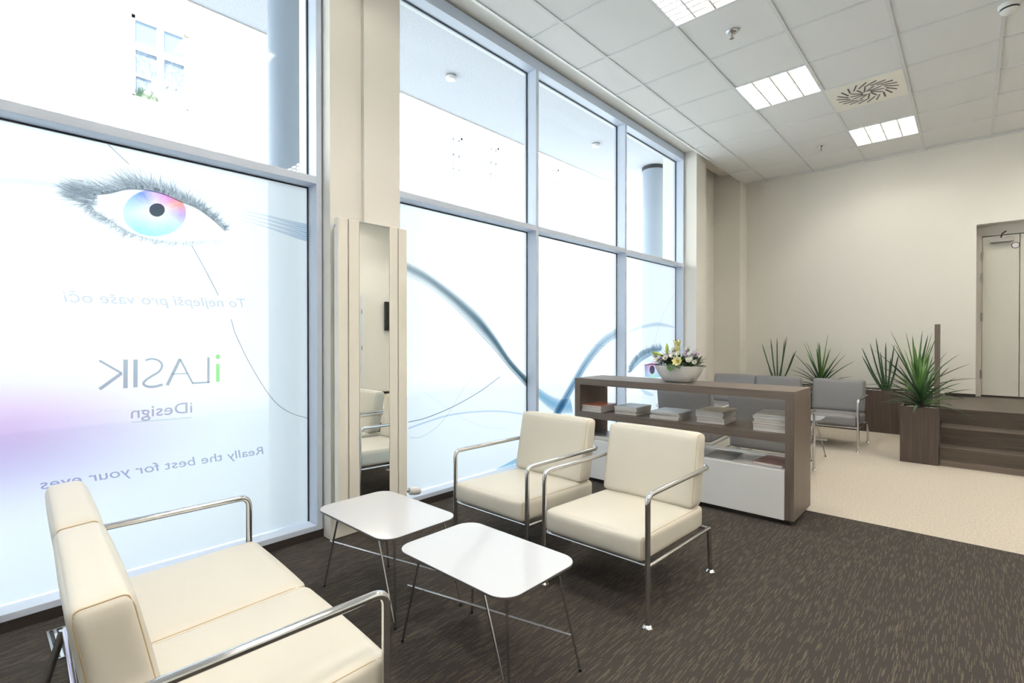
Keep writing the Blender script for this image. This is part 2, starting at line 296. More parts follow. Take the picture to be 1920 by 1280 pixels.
# ---------------------------------------------------------------- printing on the film
PR_COLS=dict(ink=(.16,.22,.27),blue=(.35,.52,.68),dark=(.10,.12,.15))
XP=.0085
class PrintMB(MB): pass
lay=[0]
def print_obj(name,mb,fm,label=None):
    film_o,a,b,oy=fm; lay[0]+=1
    mb.v=[(XP+.0003*lay[0]+x,y-oy,z) for (x,y,z) in mb.v]
    o=mb.build(name,M['ink'],film_o,ink=True)
    if label: o['label']=label
    return o
def layered(mb):
    n=[0]; add=mb.add
    def add2(V,F,C=None):
        n[0]+=1; return add([(n[0]*1.2e-5,v[1],v[2]) for v in V],F,C)
    mb.add=add2; return mb
def mixc(c,a): return tuple(1-(1-x)*a for x in c)
def ribbon(mb,pts,w,colr,a=1,taper=0,sm=6,clip=None):
    P=[Vector((0,p[0],p[1])) for p in pts]
    if sm and len(P)>2: P=smooth_path(P,sm)
    n=len(P); V=[];C=[];F=[]
    for i,p in enumerate(P):
        t=(P[min(i+1,n-1)]-P[max(i-1,0)]).normalized(); nn=Vector((0,-t.z,t.y)); f=i/(n-1)
        k=1 if not taper else (1-f)**.8 if taper==1 else math.sin(PI*min(max(f,.03),.97))**.6
        ww=(w if not isinstance(w,tuple) else w[0]+(w[1]-w[0])*f)*k/2
        for s_ in (-1,1):
            q=p+nn*ww*s_
            if clip: q.y=min(max(q.y,clip[0]),clip[1])
            V.append(q)
        aa=a if not isinstance(a,tuple) else a[0]+(a[1]-a[0])*f
        C+=[mixc(colr,aa)]*2
    for i in range(n-1): F.append((2*i,2*i+1,2*i+3,2*i+2))
    mb.add(V,F,C)
def softband(mb,U,L_,prof,colr,clip,n=14,aends=(1,1)):
    """band between two outlines, opacity profile across"""
    U=smooth_path([Vector((0,*p)) for p in U],8); L_=smooth_path([Vector((0,*p)) for p in L_],8)
    m=min(len(U),len(L_)); V=[];C=[];F=[]
    for i in range(m):
        u=U[int(i*(len(U)-1)/(m-1))]; l=L_[int(i*(len(L_)-1)/(m-1))]; fl_=i/(m-1)
        ae=aends[0]+(aends[1]-aends[0])*fl_
        for k in range(n+1):
            t=k/n; q=u.lerp(l,t); q.y=min(max(q.y,clip[0]),clip[1]); V.append(q)
            C.append(mixc(colr,max(0,min(1,prof(t,fl_)*ae))))
    for i in range(m-1):
        for k in range(n): F.append((i*(n+1)+k,i*(n+1)+k+1,(i+1)*(n+1)+k+1,(i+1)*(n+1)+k))
    mb.add(V,F,C)
def poly(mb,pts,colr,a=1):
    mb.add([(0,*p) for p in pts],[tuple(range(len(pts)))],[mixc(colr,a)]*len(pts))
rnd=random.Random(4)
FL=film1[2]; CL0=(FL[1]+.004,FL[2]-.004)
# purple wash fading to the right
mb=MB(); NY,NZ=30,40; V=[];C=[]
for i in range(NY+1):
    for j in range(NZ+1):
        y=CL0[0]+(CL0[1]-CL0[0])*i/NY; z=.09+(1.55-.09)*j/NZ
        f=min(1,max(0,1-(y+.02)/1.05)); f=f*f*(3-2*f)
        pk=math.exp(-((z-.86)/.17)**2); lo=math.exp(-((z-.66)/.17)**2); far=math.exp(-((z-.85)/.42)**2)
        V.append((0,y,z)); C.append((1-f*(.17*pk+.24*lo+.05*far),1-f*(.34*pk+.28*lo+.08*far),1-f*(.22*pk+.12*lo+.03*far)))
mb.add(V,[(i*(NZ+1)+j,(i+1)*(NZ+1)+j,(i+1)*(NZ+1)+j+1,i*(NZ+1)+j+1) for i in range(NY) for j in range(NZ)],C)
print_obj('colour_wash',mb,FL,'soft purple and violet wash printed on the film')
# iris with a rainbow ring
def iris(mb,rim,cen,nr=10):
    n=len(rim); V=[(0,*cen)]; C=[(.9,.95,1)]
    cols=[(0,(.30,.42,.75)),(.09,(.55,.30,.75)),(.17,(.85,.45,.80))]
    def hue(a,r):   # a: 0 right, counter-clockwise on the wall as seen from the room
        st=[(0,(.62,.45,.85)),(.08,(.98,.38,.30)),(.17,(.85,.35,.75)),(.27,(.80,.60,.95)),(.36,(.25,.35,.95)),(.45,(.50,.68,1)),(.55,(.72,.88,1)),(.66,(.45,.85,.85)),(.75,(.50,.95,.75)),(.85,(.55,.85,.80)),(.93,(.70,.80,.95)),(1,(.62,.45,.85))]
        for (a0,c0),(a1,c1) in zip(st,st[1:]):
            if a<=a1:
                t=(a-a0)/(a1-a0); return tuple(x+(y-x)*t for x,y in zip(c0,c1))
        return st[0][1]
    for k in range(1,nr+1):
        r_=k/nr
        for i in range(n):
            p=rim[i]; y=cen[0]+(p[0]-cen[0])*r_; z=cen[1]+(p[1]-cen[1])*r_
            ang=(math.atan2(p[1]-cen[1],p[0]-cen[0])/(2*PI))%1
            h=hue(ang,r_); s_=.10+1.15*max(0,(r_-.25)/.75)**.9
            s_*=rnd.uniform(.82,1.12); s_=min(1,s_)
            base=(1,1,1) if ang>.5 or ang<.12 else (.97,.9,1)
            V.append((0,y,z)); C.append(tuple(b*(1-s_)+x*s_ for b,x in zip(base,h)))
    F=[(0,1+i,1+(i+1)%n) for i in range(n)]
    for k in range(nr-1):
        for i in range(n): F.append((1+k*n+i,1+(k+1)*n+i,1+(k+1)*n+(i+1)%n,1+k*n+(i+1)%n))
    mb.add(V,F,C)
lid=[Vector((p[0],p[1])) for p in PR['lid']]
def lidz(y):
    for a,b in zip(lid,lid[1:]):
        if a.x<=y<=b.x: return a.y+(b.y-a.y)*(y-a.x)/(b.x-a.x)
    return 9
rim=[(p[0],min(p[1],lidz(p[0])-.004)) for p in PR['iris']]
# finer rim
rim2=[]
for a,b in zip(rim,rim[1:]+rim[:1]): rim2+=[a,((a[0]+b[0])/2,(a[1]+b[1])/2)]
mb=MB(); iris(mb,rim2,PR['iris_c'][0]); print_obj('eye_iris_print',mb,FL,'iris printed in rainbow colours')
mb=MB(); poly(mb,PR['pupil'],(.10,.12,.14)); print_obj('eye_pupil_print',mb,FL)
# lids and lashes
mb=MB(); INK=(.19,.25,.30)
lp=smooth_path([Vector((0,*p)) for p in PR['lid']],6); n=len(lp)
for i in range(520):
    f=rnd.random(); p=lp[int(f*(n-1))]; d=(lp[min(int(f*(n-1))+1,n-1)]-lp[max(int(f*(n-1))-1,0)]).normalized()
    up=Vector((0,-d.z,d.y)); up=up if up.z>0 else -up
    lean=(-1.7+2.3*f)+rnd.uniform(-.9,.9); dr=(up+d*lean).normalized(); ln=rnd.uniform(.035,.080)*(1.45-.95*f)
    if .30<f<.42: ln*=1.2
    st=p+up*rnd.uniform(-.004,.016); q1=st+dr*ln*.5; q2=st+dr*ln+Vector((0,-.004,.008))
    ribbon(mb,[(st.y,st.z),(q1.y,q1.z),(q2.y,q2.z)],rnd.uniform(.004,.010),INK,rnd.uniform(.25,.6),taper=1,sm=3)
# outer corner clump
cl_=PR['clump']
for i in range(330):
    t=rnd.random(); y=cl_[0][0]+(cl_[2][0]-cl_[0][0])*t; z=cl_[0][1]+(cl_[2][1]-cl_[0][1])*t+rnd.gauss(0,.024)*(1-.25*t)+.006; ln=rnd.uniform(.03,.075)
    a=PI-rnd.uniform(-.45,.55)
    ribbon(mb,[(y+.01,z),(y+math.cos(a)*ln*.5,z+math.sin(a)*ln*.45),(y+math.cos(a)*ln,z+math.sin(a)*ln*.8+.004)],rnd.uniform(.004,.009),INK,rnd.uniform(.25,.6),taper=1,sm=3)
ribbon(mb,PR['lid'],(.030,.016),(.15,.18,.21),.85,taper=2)
ribbon(mb,[(p[0],p[1]+.014) for p in PR['lid'][2:]],(.05,.026),INK,.5,taper=2)
ribbon(mb,[(p[0],p[1]+.022) for p in PR['lid'][1:]],(.07,.03),INK,.28,taper=2)
lp=smooth_path([Vector((0,*p)) for p in PR['lidlow']],6); n=len(lp)
for i in range(420):
    f=rnd.random()**1.3; p=lp[int(f*(n-1))]; a=-PI/2-1.0+f*1.1+rnd.uniform(-.8,.8); ln=rnd.uniform(.018,.050)*(1.25-.85*f); oy_=rnd.gauss(0,.008)
    ribbon(mb,[(p.y,p.z+oy_),(p.y+math.cos(a)*ln*.5,p.z+oy_+math.sin(a)*ln*.4),(p.y+math.cos(a)*ln-.004,p.z+oy_+math.sin(a)*ln*.8)],rnd.uniform(.003,.0065),INK,rnd.uniform(.2,.65)*(1-.65*f),taper=1,sm=3)
ribbon(mb,PR['lidlow'],(.012,.004),INK,(.55,.12),taper=2)
ribbon(mb,PR['lidarc'],.004,(.6,.68,.75),.45,taper=2)
print_obj('eyelash_print',mb,FL,'grey-blue printed eyelashes and lids')
mb=MB()
for l in PR['lines1']: ribbon(mb,l,.0035 if l is not PR['lines1'][4] else .002,(.20,.22,.28),.85 if l is not PR['lines1'][4] else .2)
ribbon(mb,PR['wide0'],.02,(.75,.82,.92),.7,clip=CL0)
for k,l in enumerate(PR['band0']):
    ribbon(mb,l,(.004,.022),(.45,.62,.78),(.05,.55),clip=CL0)
    for q in range(3): ribbon(mb,[(p[0],p[1]+.012*(q-1)*(i/3)) for i,p in enumerate(l)],(.002,.004),(.2,.35,.5),(.05,.7),clip=CL0)
print_obj('strand_print',mb,FL,'thin dark hair strands')
# lettering, read from the street
def text_obj(body,p_start,p_end,p_cap,colr,shear=0,a=1,bold=0):
    cu=bpy.data.curves.new('t','FONT'); cu.body=body; cu.size=1; cu.shear=shear; cu.offset=bold; cu.resolution_u=3
    to=bpy.data.objects.new('t',cu); col.objects.link(to); bpy.context.view_layer.update()
    dg=bpy.context.evaluated_depsgraph_get(); me=bpy.data.meshes.new_from_object(to.evaluated_get(dg))
    xs_=[v.co.x for v in me.vertices]; x0,x1=min(xs_),max(xs_)
    sx=(p_start[0]-p_end[0])/(x1-x0); sz=(p_cap[1]-p_start[1])/.73
    mb=MB(); zb=lambda f: p_start[1]+(p_end[1]-p_start[1])*f
    V=[(0,p_start[0]-(v.co.x-x0)*sx,zb((v.co.x-x0)/(x1-x0))+v.co.y*sz) for v in me.vertices]
    mb.add(V,[tuple(p.vertices) for p in me.polygons],[mixc(colr,a)]*len(V))
    bpy.data.objects.remove(to); bpy.data.meshes.remove(me); bpy.data.curves.remove(cu); return mb
T_=PR['text']
print_obj('slogan_lettering',text_obj('To nejlepší pro vaše oči',*T_['To'],(.58,.60,.66),.18,.75),FL,'mirrored faint grey words: To nejlepší pro vaše oči')
mb=MB(); poly(mb,PR['i'],(.38,.80,.30)); poly(mb,PR['dot'],(.38,.80,.30)); print_obj('logo_letter',mb,FL,'green letter i')
mb=MB()
for l,wd in zip(PR['strokes'],(.0115,.0085,.014,.008,.005,.0105,.0175,.0175,.009,.0145)):
    ribbon(mb,l,wd if len(l)<3 else (.008,.012),(.45,.50,.53),1)
print_obj('logo_lettering',mb,FL,'mirrored grey letters LASIK')
mb=text_obj('iDesign',*T_['iD'],(.52,.53,.62),0,1,.006); ribbon(mb,T_['ul'],.006,(.80,.88,.80),.9,sm=0); print_obj('product_lettering',mb,FL,'mirrored grey word iDesign over a pale green line')
print_obj('slogan_lettering',text_obj('Really the best for your eyes',*T_['Re'],(.50,.52,.66),.12,1,.004),FL,'mirrored blue-grey words: Really the best for your eyes')
# blue strands of the three-bay window
FA,FB,FC=film2; ca=(FA[1]+.004,FA[2]-.004); cb_=(FB[1]+.004,FB[2]-.004); cc=(FC[1]+.004,FC[2]-.004)
mb=layered(MB())
def prof(t,f):
    core=math.exp(-((t-.50+.05*f)/(.24+.20*f))**2)*(.50+.55*f); edge=.42*math.exp(-((t-.25)/.2)**2)*(1-.3*f)
    return core+edge
softband(mb,PR['bandU'],PR['bandL'],prof,(.10,.17,.21),ca,18)
for k in range(16):
    f=rnd.uniform(.02,1.02); l=[( (u[0]*(1-f)+v[0]*f),(u[1]*(1-f)+v[1]*f) ) for u,v in zip(PR['bandU'],PR['bandL'])]
    ribbon(mb,l,rnd.uniform(.002,.005),(.15,.27,.33),(.1,rnd.uniform(.3,.75)),clip=ca)
print_obj('strand_print',mb,FA,'broad blue-grey strand sweeping down to the right')
mb=MB()
for k,l in enumerate(PR['lines2']): ribbon(mb,l,(.007,.0035,.002,.003,.002)[k],(.2,.24,.32),(.85,.5,.18,.25,.35)[k],clip=ca)
ribbon(mb,PR['arc2'],.012,(.62,.72,.87),1,clip=ca); poly(mb,[(min(p[0],ca[1]),p[1]) for p in PR['leaf2']],(.40,.60,.75))
print_obj('strand_print',mb,FA,'thin crossing strands and a pale blue arc')
mb=layered(MB())
softband(mb,*PR['band3a'],lambda t,f:.7*math.sin(PI*t)**.6+.25,(.22,.42,.58),cb_,8)
softband(mb,*PR['band3'],lambda t,f:(1.0-.40*f)*math.sin(PI*min(max(t,.02),.98))**.7,(.10,.24,.36),cb_,10)
for k in range(9):
    f=rnd.random(); l=[( (u[0]*(1-f)+v[0]*f),(u[1]*(1-f)+v[1]*f) ) for u,v in zip(*PR['band3'])]
    ribbon(mb,l,.004,(.2,.38,.5),(.6,.25),clip=cb_)
for l in PR['lines3']: ribbon(mb,l,.003,(.3,.34,.42),.5,clip=cb_)
print_obj('strand_print',mb,FB,'blue strand curving up to the right')
mb=MB()
softband(mb,*PR['band4'],lambda t,f:(.35+.25*math.sin(PI*f))*math.sin(PI*min(max(t,.02),.98)),(.35,.5,.62),cc,8)
for l in PR['lines4']: ribbon(mb,l,.004,(.35,.4,.48),.7,clip=cc)
print_obj('strand_print',mb,FC,'faint blue arc and hair line')
mb=MB(); lp=smooth_path([Vector((0,*p)) for p in PR['lash4']],8)
for i in range(420):
    p=lp[rnd.randrange(len(lp))]; a=rnd.uniform(1.2,3.2); ln=rnd.uniform(.04,.11)
    ribbon(mb,[(p.y,p.z),(p.y+math.cos(a)*ln,p.z+math.sin(a)*ln)],.034,(.13,.26,.36),rnd.uniform(.3,.6),taper=1,sm=0)
ribbon(mb,PR['lash4'],.12,(.2,.35,.45),.8,taper=2); ribbon(mb,PR['low4'],.05,(.35,.55,.68),.5,taper=2)
print_obj('eyelash_print',mb,FC,'blue printed eyelashes behind the flowers')
mb=MB(); r4=PR['iris4']; ic=(sum(p[0] for p in PR['pupil4'])/16,sum(p[1] for p in PR['pupil4'])/16)
c4=[(.45,.20,.45),(.85,.25,.45),(.70,.45,.90),(.45,.60,.95),(.35,.60,.95),(.45,.90,.60),(.45,.55,.85)]
V=[(0,*ic)]+[(0,*p) for p in r4]; mb.add(V,[(0,i+1,(i+1)%7+1) for i in range(7)],[(1,.85,.9)]+c4)
print_obj('eye_iris_print',mb,FC,'rainbow coloured iris behind the flower bowl')
mb=MB(); poly(mb,PR['pupil4'],(.10,.11,.16)); print_obj('eye_pupil_print',mb,FC)
# ---------------------------------------------------------------- outside
ZS=3.9
can=empty('canopy',(-3.8,3,ZS),label='rough grey plaster canopy slab over the pavement outside the windows',cat='canopy')
bx('soffit_slab',M['plaster'],-4.62+3.8,-3.17+3.8,-7,4.65,0,.12,can)
bx('edge_trim',M['facade_trim'],-4.64+3.8,-4.62+3.8,-7,4.65,-.01,.14,can)
struct(bx('wall_left',M['facade'],-3.36,-3.2,-4,9,3.9,7))
def outside_col(y,x,r,label):
    c_=empty('column',(x,y,-.15),label=label,cat='column',group='round columns under the canopy')
    MB().lathe([(r,0),(r,4.05)],n=40).build('shaft',M['column'],c_,smooth=True)
    MB().lathe([(r+.006,3.99),(r+.006,4.045)],n=40).build('collar',M['gasket'],c_,smooth=True)
outside_col(7.35,-3.72,.17,'round blue-grey column seen through the far bay of the right window')
outside_col(1.62,-3.66,.17,'round blue-grey column seen beside the right jamb of the left window')
for i,(x,y) in enumerate(((-3.96,3.38),(-3.86,5.915))):
    l=empty('outdoor_lamp',(x,y,ZS),label=('small round white lamp under the canopy, nearer one','small round white lamp under the canopy, farther one')[i],cat='lamp',group='round lamps under the canopy')
    MB().lathe([(.055,-.015),(.055,0)],n=24).build('lamp_base',M['steel'],l,smooth=True)
    MB().lathe([(.02,-.05),(.045,-.045),(.052,-.03),(.052,-.015)],n=24).build('lamp_cover',M['plastic'],l,smooth=True)
struct(bx('floor',M['paving'],-30,-3.1,-30,45,-.35,-.15))
fac=empty('apartment_building',(-12,5,-.15),label='sunlit pale rendered apartment building across the street',cat='building')
wins=[(2.66,6.70,.97,1.62),(10.52,6.9,.5,1.4),(12.2,7.1,.5,1.3),(15.6,7.2,.5,1.3),(-2.5,6.7,.97,1.62)]
# facade wall with openings
mb=MB(); Y0,Y1,Z0,Z1=-25,45,-.15,14.0
ysp=sorted({Y0,Y1}|{w_[0]-w_[2]/2 for w_ in wins}|{w_[0]+w_[2]/2 for w_ in wins})
for a,b in zip(ysp,ysp[1:]):
    hit=[w_ for w_ in wins if w_[0]-w_[2]/2<=a+1e-6 and b<=w_[0]+w_[2]/2+1e-6]
    if hit: h_=hit[0]; mb.box(-12.3,-12,a,b,Z0,h_[1]-h_[3]/2).box(-12.3,-12,a,b,h_[1]+h_[3]/2,Z1)
    else: mb.box(-12.3,-12,a,b,Z0,Z1)
mb.v=[(x+12,y-5,z+.15) for x,y,z in mb.v]; mb.build('facade_wall',M['facade'],fac)
for n_,(yc,zc,ww,hh) in enumerate(wins):
    y0,y1,z0,z1=yc-ww/2-5,yc+ww/2-5,zc-hh/2+.15,zc+hh/2+.15; t=.07; zm=z0+hh*.60; ym=(y0+y1)/2
    m_=MB().box(-.14,-.06,y0,y0+t,z0,z1).box(-.14,-.06,y1-t,y1,z0,z1).box(-.14,-.06,y0,y1,z0,z0+t).box(-.14,-.06,y0,y1,z1-t,z1).box(-.14,-.05,ym-.055,ym+.055,z0,z1).box(-.14,-.045,y0,y1,zm,zm+.11).box(-.13,-.07,y0,y1,z0+hh*.28,z0+hh*.28+.035)
    wf=m_.build('window_frame',M['facade'],fac)
    bx('reveal',M['facade_trim'],-.32,-.16,y0-.1,y1+.1,z0-.1,z1+.1,wf)
    bx('pane',M['pane_dark'],-.12,-.115,y0,y1,zm,z1,wf); bx('curtain',M['curtain'],-.12,-.115,y0,y1,z0,zm,wf)
    bx('sill',M['facade_trim'],-.02,.06,y0-.08,y1+.08,z0-.07,z0,fac)
    if n_==0:
        fl_=MB()
        for k in range(60):
            a=rnd.uniform(y0+.08,ym-.05); z=z0+.04; fl_.tube([(-.04,a,z),(-.02,a+rnd.uniform(-.05,.05),z+rnd.uniform(.06,.2))],[.012,.003],5)
        o=fl_.build('window_plants',M['leaf_dark'],fac); o['kind']='stuff'
for z in (5.6,8.2): bx('cornice',M['facade_trim'],0,.05,-30,40,z,z+.05,fac)
# ---------------------------------------------------------------- ceiling fittings
seen={(1,-2):'square louvred fluorescent ceiling light nearest the camera, cut by the top of the photo',(1,1):'square louvred fluorescent ceiling light left of the swirl air diffuser',(2,4):'square louvred fluorescent ceiling light nearest the back wall, beyond the swirl air diffuser'}
def ceiling_light():
    e=empty('ceiling_light',(0,0,CEIL)); hx,hy=GX/2-.012,GY/2-.012
    m=MB().box(-hx,hx,-hy,hy,.095,.10).box(-hx,-hx+.004,-hy,hy,0,.095).box(hx-.004,hx,-hy,hy,0,.095).box(-hx,hx,-hy,-hy+.004,0,.095).box(-hx,hx,hy-.004,hy,0,.095)
    m.build('lamp_housing',M['white'],e)
    m=MB()
    for k in range(1,4): x=-hx+2*hx*k/4; m.box(x-.008,x+.008,-hy,hy,.001,.024)
    for k in range(1,9): y=-hy+2*hy*k/9; m.box(-hx,hx,y-.0075,y+.0075,.002,.022)
    m.build('louvre',M['louvre'],e)
    for k in range(4):
        x=-hx+2*hx*(k+.5)/4; MB().tube([(x,-hy+.015,.062),(x,hy-.015,.062)],.015,8).build('fluorescent_tube',M['tube'],e,smooth=True)
    return e
M['louvre']=mat('louvre_metal',(.85,.83,.80),.22,metal=.6)
cl=ceiling_light(); first=True
for (i,j) in lights:
    o=cl if first else copy_tree(cl); first=False
    o.location=(GX0+GX*(i+.5),GY0+GY*(j+.5),CEIL)
    tag(o,seen.get((i,j),'unseen square louvred ceiling light added to brighten the room'),'ceiling light','ceiling lights' if (i,j) in seen else 'unseen ceiling lights added for brightness')
# swirl diffuser
sx,sy=GX0+GX*2.5,GY0+GY*2.5
d=empty('air_diffuser',(sx,sy,CEIL),label='square cream ceiling air diffuser with black swirl slots',cat='air vent')
bx('face_plate',M['enamel'],-GX/2+.011,GX/2-.011,-GY/2+.011,GY/2-.011,-.004,.004,d)
m=MB()
for ring,(n,r0,r1,tw) in enumerate(((12,.035,.135,.55),(20,.15,.245,.42))):
    for k in range(n):
        a=2*PI*k/n; p0=Vector((math.cos(a)*r0,math.sin(a)*r0,0)); p1=Vector((math.cos(a+tw)*r1,math.sin(a+tw)*r1,0))
        t=(p1-p0).normalized(); nn=Vector((-t.y,t.x,0))*.0062
        q=[p0+nn,p0-nn,p1-nn,p1+nn]; m.add([(v.x,v.y,-.0065) for v in q]+[(v.x,v.y,-.003) for v in q],[(0,1,2,3),(4,7,6,5),(0,4,5,1),(1,5,6,2),(2,6,7,3),(3,7,4,0)])
m.build('swirl_slots',M['black'],d)
for (x,y),lb in (((-1.391,4.046),'small chrome sprinkler head in the ceiling beside the nearest light'),((-1.395,7.222),'small chrome sprinkler head in the ceiling near the back wall')):
    s=empty('sprinkler',(x,y,CEIL),label=lb,cat='sprinkler',group='ceiling sprinklers')
    MB().lathe([(.02,-.012),(.042,-.006),(.045,0)],n=20).build('rosette',M['chrome'],s,smooth=True)
    MB().lathe([(.008,-.045),(.008,-.012)],n=10).lathe([(.017,-.052),(.019,-.047),(.008,-.044)],n=14).build('nozzle',M['steel'],s,smooth=True)
s=empty('smoke_detector',(.187,5.056,CEIL),label='round white smoke detector on the ceiling at the top right corner',cat='smoke detector')
MB().lathe([(.03,-.062),(.045,-.055),(.052,-.042)],n=28).build('sensor_head',M['plastic'],s,smooth=True)
MB().lathe([(.05,-.042),(.052,-.030)],n=28).build('vent_ring',M['black'],s,smooth=True)
MB().lathe([(.056,-.030),(.062,-.015),(.062,0)],n=28).build('detector_base',M['plastic'],s,smooth=True)
# ---------------------------------------------------------------- radiator with mirror on the pillar
rd=empty('mirror_radiator',(-2.735,1.70,.16),label='tall cream panel radiator with a narrow mirror down its middle, on the pillar',cat='radiator')
RX=.025; H=1.745
def pan(y0,y1,name='panel',m='enamel',x=RX): bx(name,M[m],-.02,x,y0-1.70,y1-1.70,0,H,rd,bevel=.004)
pan(1.455,1.520); pan(1.526,1.595); pan(1.806,1.868); pan(1.874,1.938)
bx('mirror',M['mirror'],-.012,RX-.003,1.597-1.70,1.804-1.70,0,H-.004,rd)
bx('side_rail',M['enamel'],-.03,-.004,1.462-1.70,1.475-1.70,.02,H-.03,rd)
MB().tube([(-.006,1.442-1.70,H-.05),(-.006,1.456-1.70,H-.05)],.009,10).build('vent_screw',M['chrome'],rd,smooth=True)
v=MB().tube([(-.02,.238,.03),(-.02,.30,.022)],.008,10).build('valve',M['steel'],rd,smooth=True)
MB().tube([(-.02,.285,.022),(-.02,.295,.021),(-.02,.335,.012),(-.02,.365,.006),(-.02,.370,.005)],[.019,.026,.027,.024,.018],18).build('thermostat_head',M['plastic'],v,smooth=True)
# ---------------------------------------------------------------- floor grille by the left window
g=empty('floor_grille',(-2.635,.36,0),label='silver slatted convector grille in the dark carpet behind the cream sofa',cat='grille')
bx('frame',M['steel'],-.135,.135,-.15,-.142,0,.006,g); bx('frame',M['steel'],-.135,.135,.142,.15,0,.006,g); bx('frame',M['steel'],-.135,-.127,-.142,.142,0,.006,g); bx('frame',M['steel'],.127,.135,-.142,.142,0,.006,g)
bx('well',M['black'],-.127,.127,-.142,.142,.0005,.0015,g)
for k in range(10): y=-.125+k*.028; bx('slat',M['chrome'],-.127,.127,y-.005,y+.005,.002,.006,g)
# ---------------------------------------------------------------- seating
K=.9375
def cushion(c8,r,puff,name,mk,parent,seams='x',tk=None,nn=13,wr=0):
    """rounded, slightly inflated cushion inside eight corners (x,y,z bit order) + seam piping as a child"""
    c8=[Vector(p)*K for p in c8]; r*=K
    hx=(c8[1]-c8[0]).length/2; hy=(c8[2]-c8[0]).length/2; hz=(c8[4]-c8[0]).length/2; h=(hx,hy,hz)
    def tri(q):
        u=[(a+1)/2 for a in q]; out=Vector()
        for k in range(8):
            w_=1
            for ax in range(3): w_*= u[ax] if (k>>ax)&1 else 1-u[ax]
            out+=c8[k]*w_
        return out
    def P(q):
        d=Vector([q[i]*h[i] for i in range(3)]); c_=Vector([max(-(h[i]-r),min(h[i]-r,d[i])) for i in range(3)]); e=d-c_
        p=c_+e.normalized()*r if e.length>1e-9 else d
        k=max(range(3),key=lambda i:abs(q[i])); s_=1 if q[k]>0 else -1
        o=[i for i in range(3) if i!=k]; f=(1-q[o[0]]**2)*(1-q[o[1]]**2)
        p[k]+=s_*puff[k]*K*f**.6
        if wr and k==2 and s_>0: p[2]+=wr*f*(math.sin(p[0]*38+p[1]*30+2*math.sin(p[1]*11))*.5+math.sin(p[0]*17-p[1]*44)*.4)
        return tri([p[i]/h[i] for i in range(3)])
    V={};vs_=[];F=[]
    def idx(q):
        k=tuple(round(a,5) for a in q)
        if k not in V: V[k]=len(vs_); vs_.append(P(q))
        return V[k]
    g_=[math.sin(PI/2*(2*i/nn-1)) for i in range(nn+1)]
    for ax in range(3):
        a,b=[(1,2),(2,0),(0,1)][ax]
        for s_ in (-1,1):
            for i in range(nn):
                for j in range(nn):
                    qs=[]
                    for (ii,jj) in ((i,j),(i+1,j),(i+1,j+1),(i,j+1)):
                        q=[0,0,0]; q[ax]=s_; q[a]=g_[ii]; q[b]=g_[jj]; qs.append(idx(q))
                    F.append(tuple(qs if s_>0 else reversed(qs)))
    m=MB(); m.add(vs_,F); o=m.build(name,M[mk],parent,smooth=True)
    o.data.polygons.foreach_set('use_smooth',[True]*len(o.data.polygons))
    for s_ in (-1,1):
        sm=MB(); xe=s_*(1-.30*r/hx); loop=[]
        for k in range(64):
            a=2*PI*k/64; cy,cz=math.cos(a),math.sin(a); mx_=max(abs(cy),abs(cz)); q=(cy/mx_,cz/mx_)
            d=[q[0]*hy,q[1]*hz]; rr=r*.95; c_=[max(-(hy-rr),min(hy-rr,d[0])),max(-(hz-rr),min(hz-rr,d[1]))]; e=[d[0]-c_[0],d[1]-c_[1]]; L_=math.hypot(*e) or 1
            # position on the rounded surface at that x
            rad=rr*math.sqrt(max(0,1-(1-.30)**2))
            y_=c_[0]+e[0]/L_*rad; z_=c_[1]+e[1]/L_*rad
            f_y=(1-min(1,abs(q[1]))**2)*0; 
            loop.append(tri((xe,y_/hy,z_/hz)))
        loop.append(loop[0]); sm.tube(loop,.0016,5,cap=False)
        sm.build('seam',M[tk],o,smooth=True)
    return o
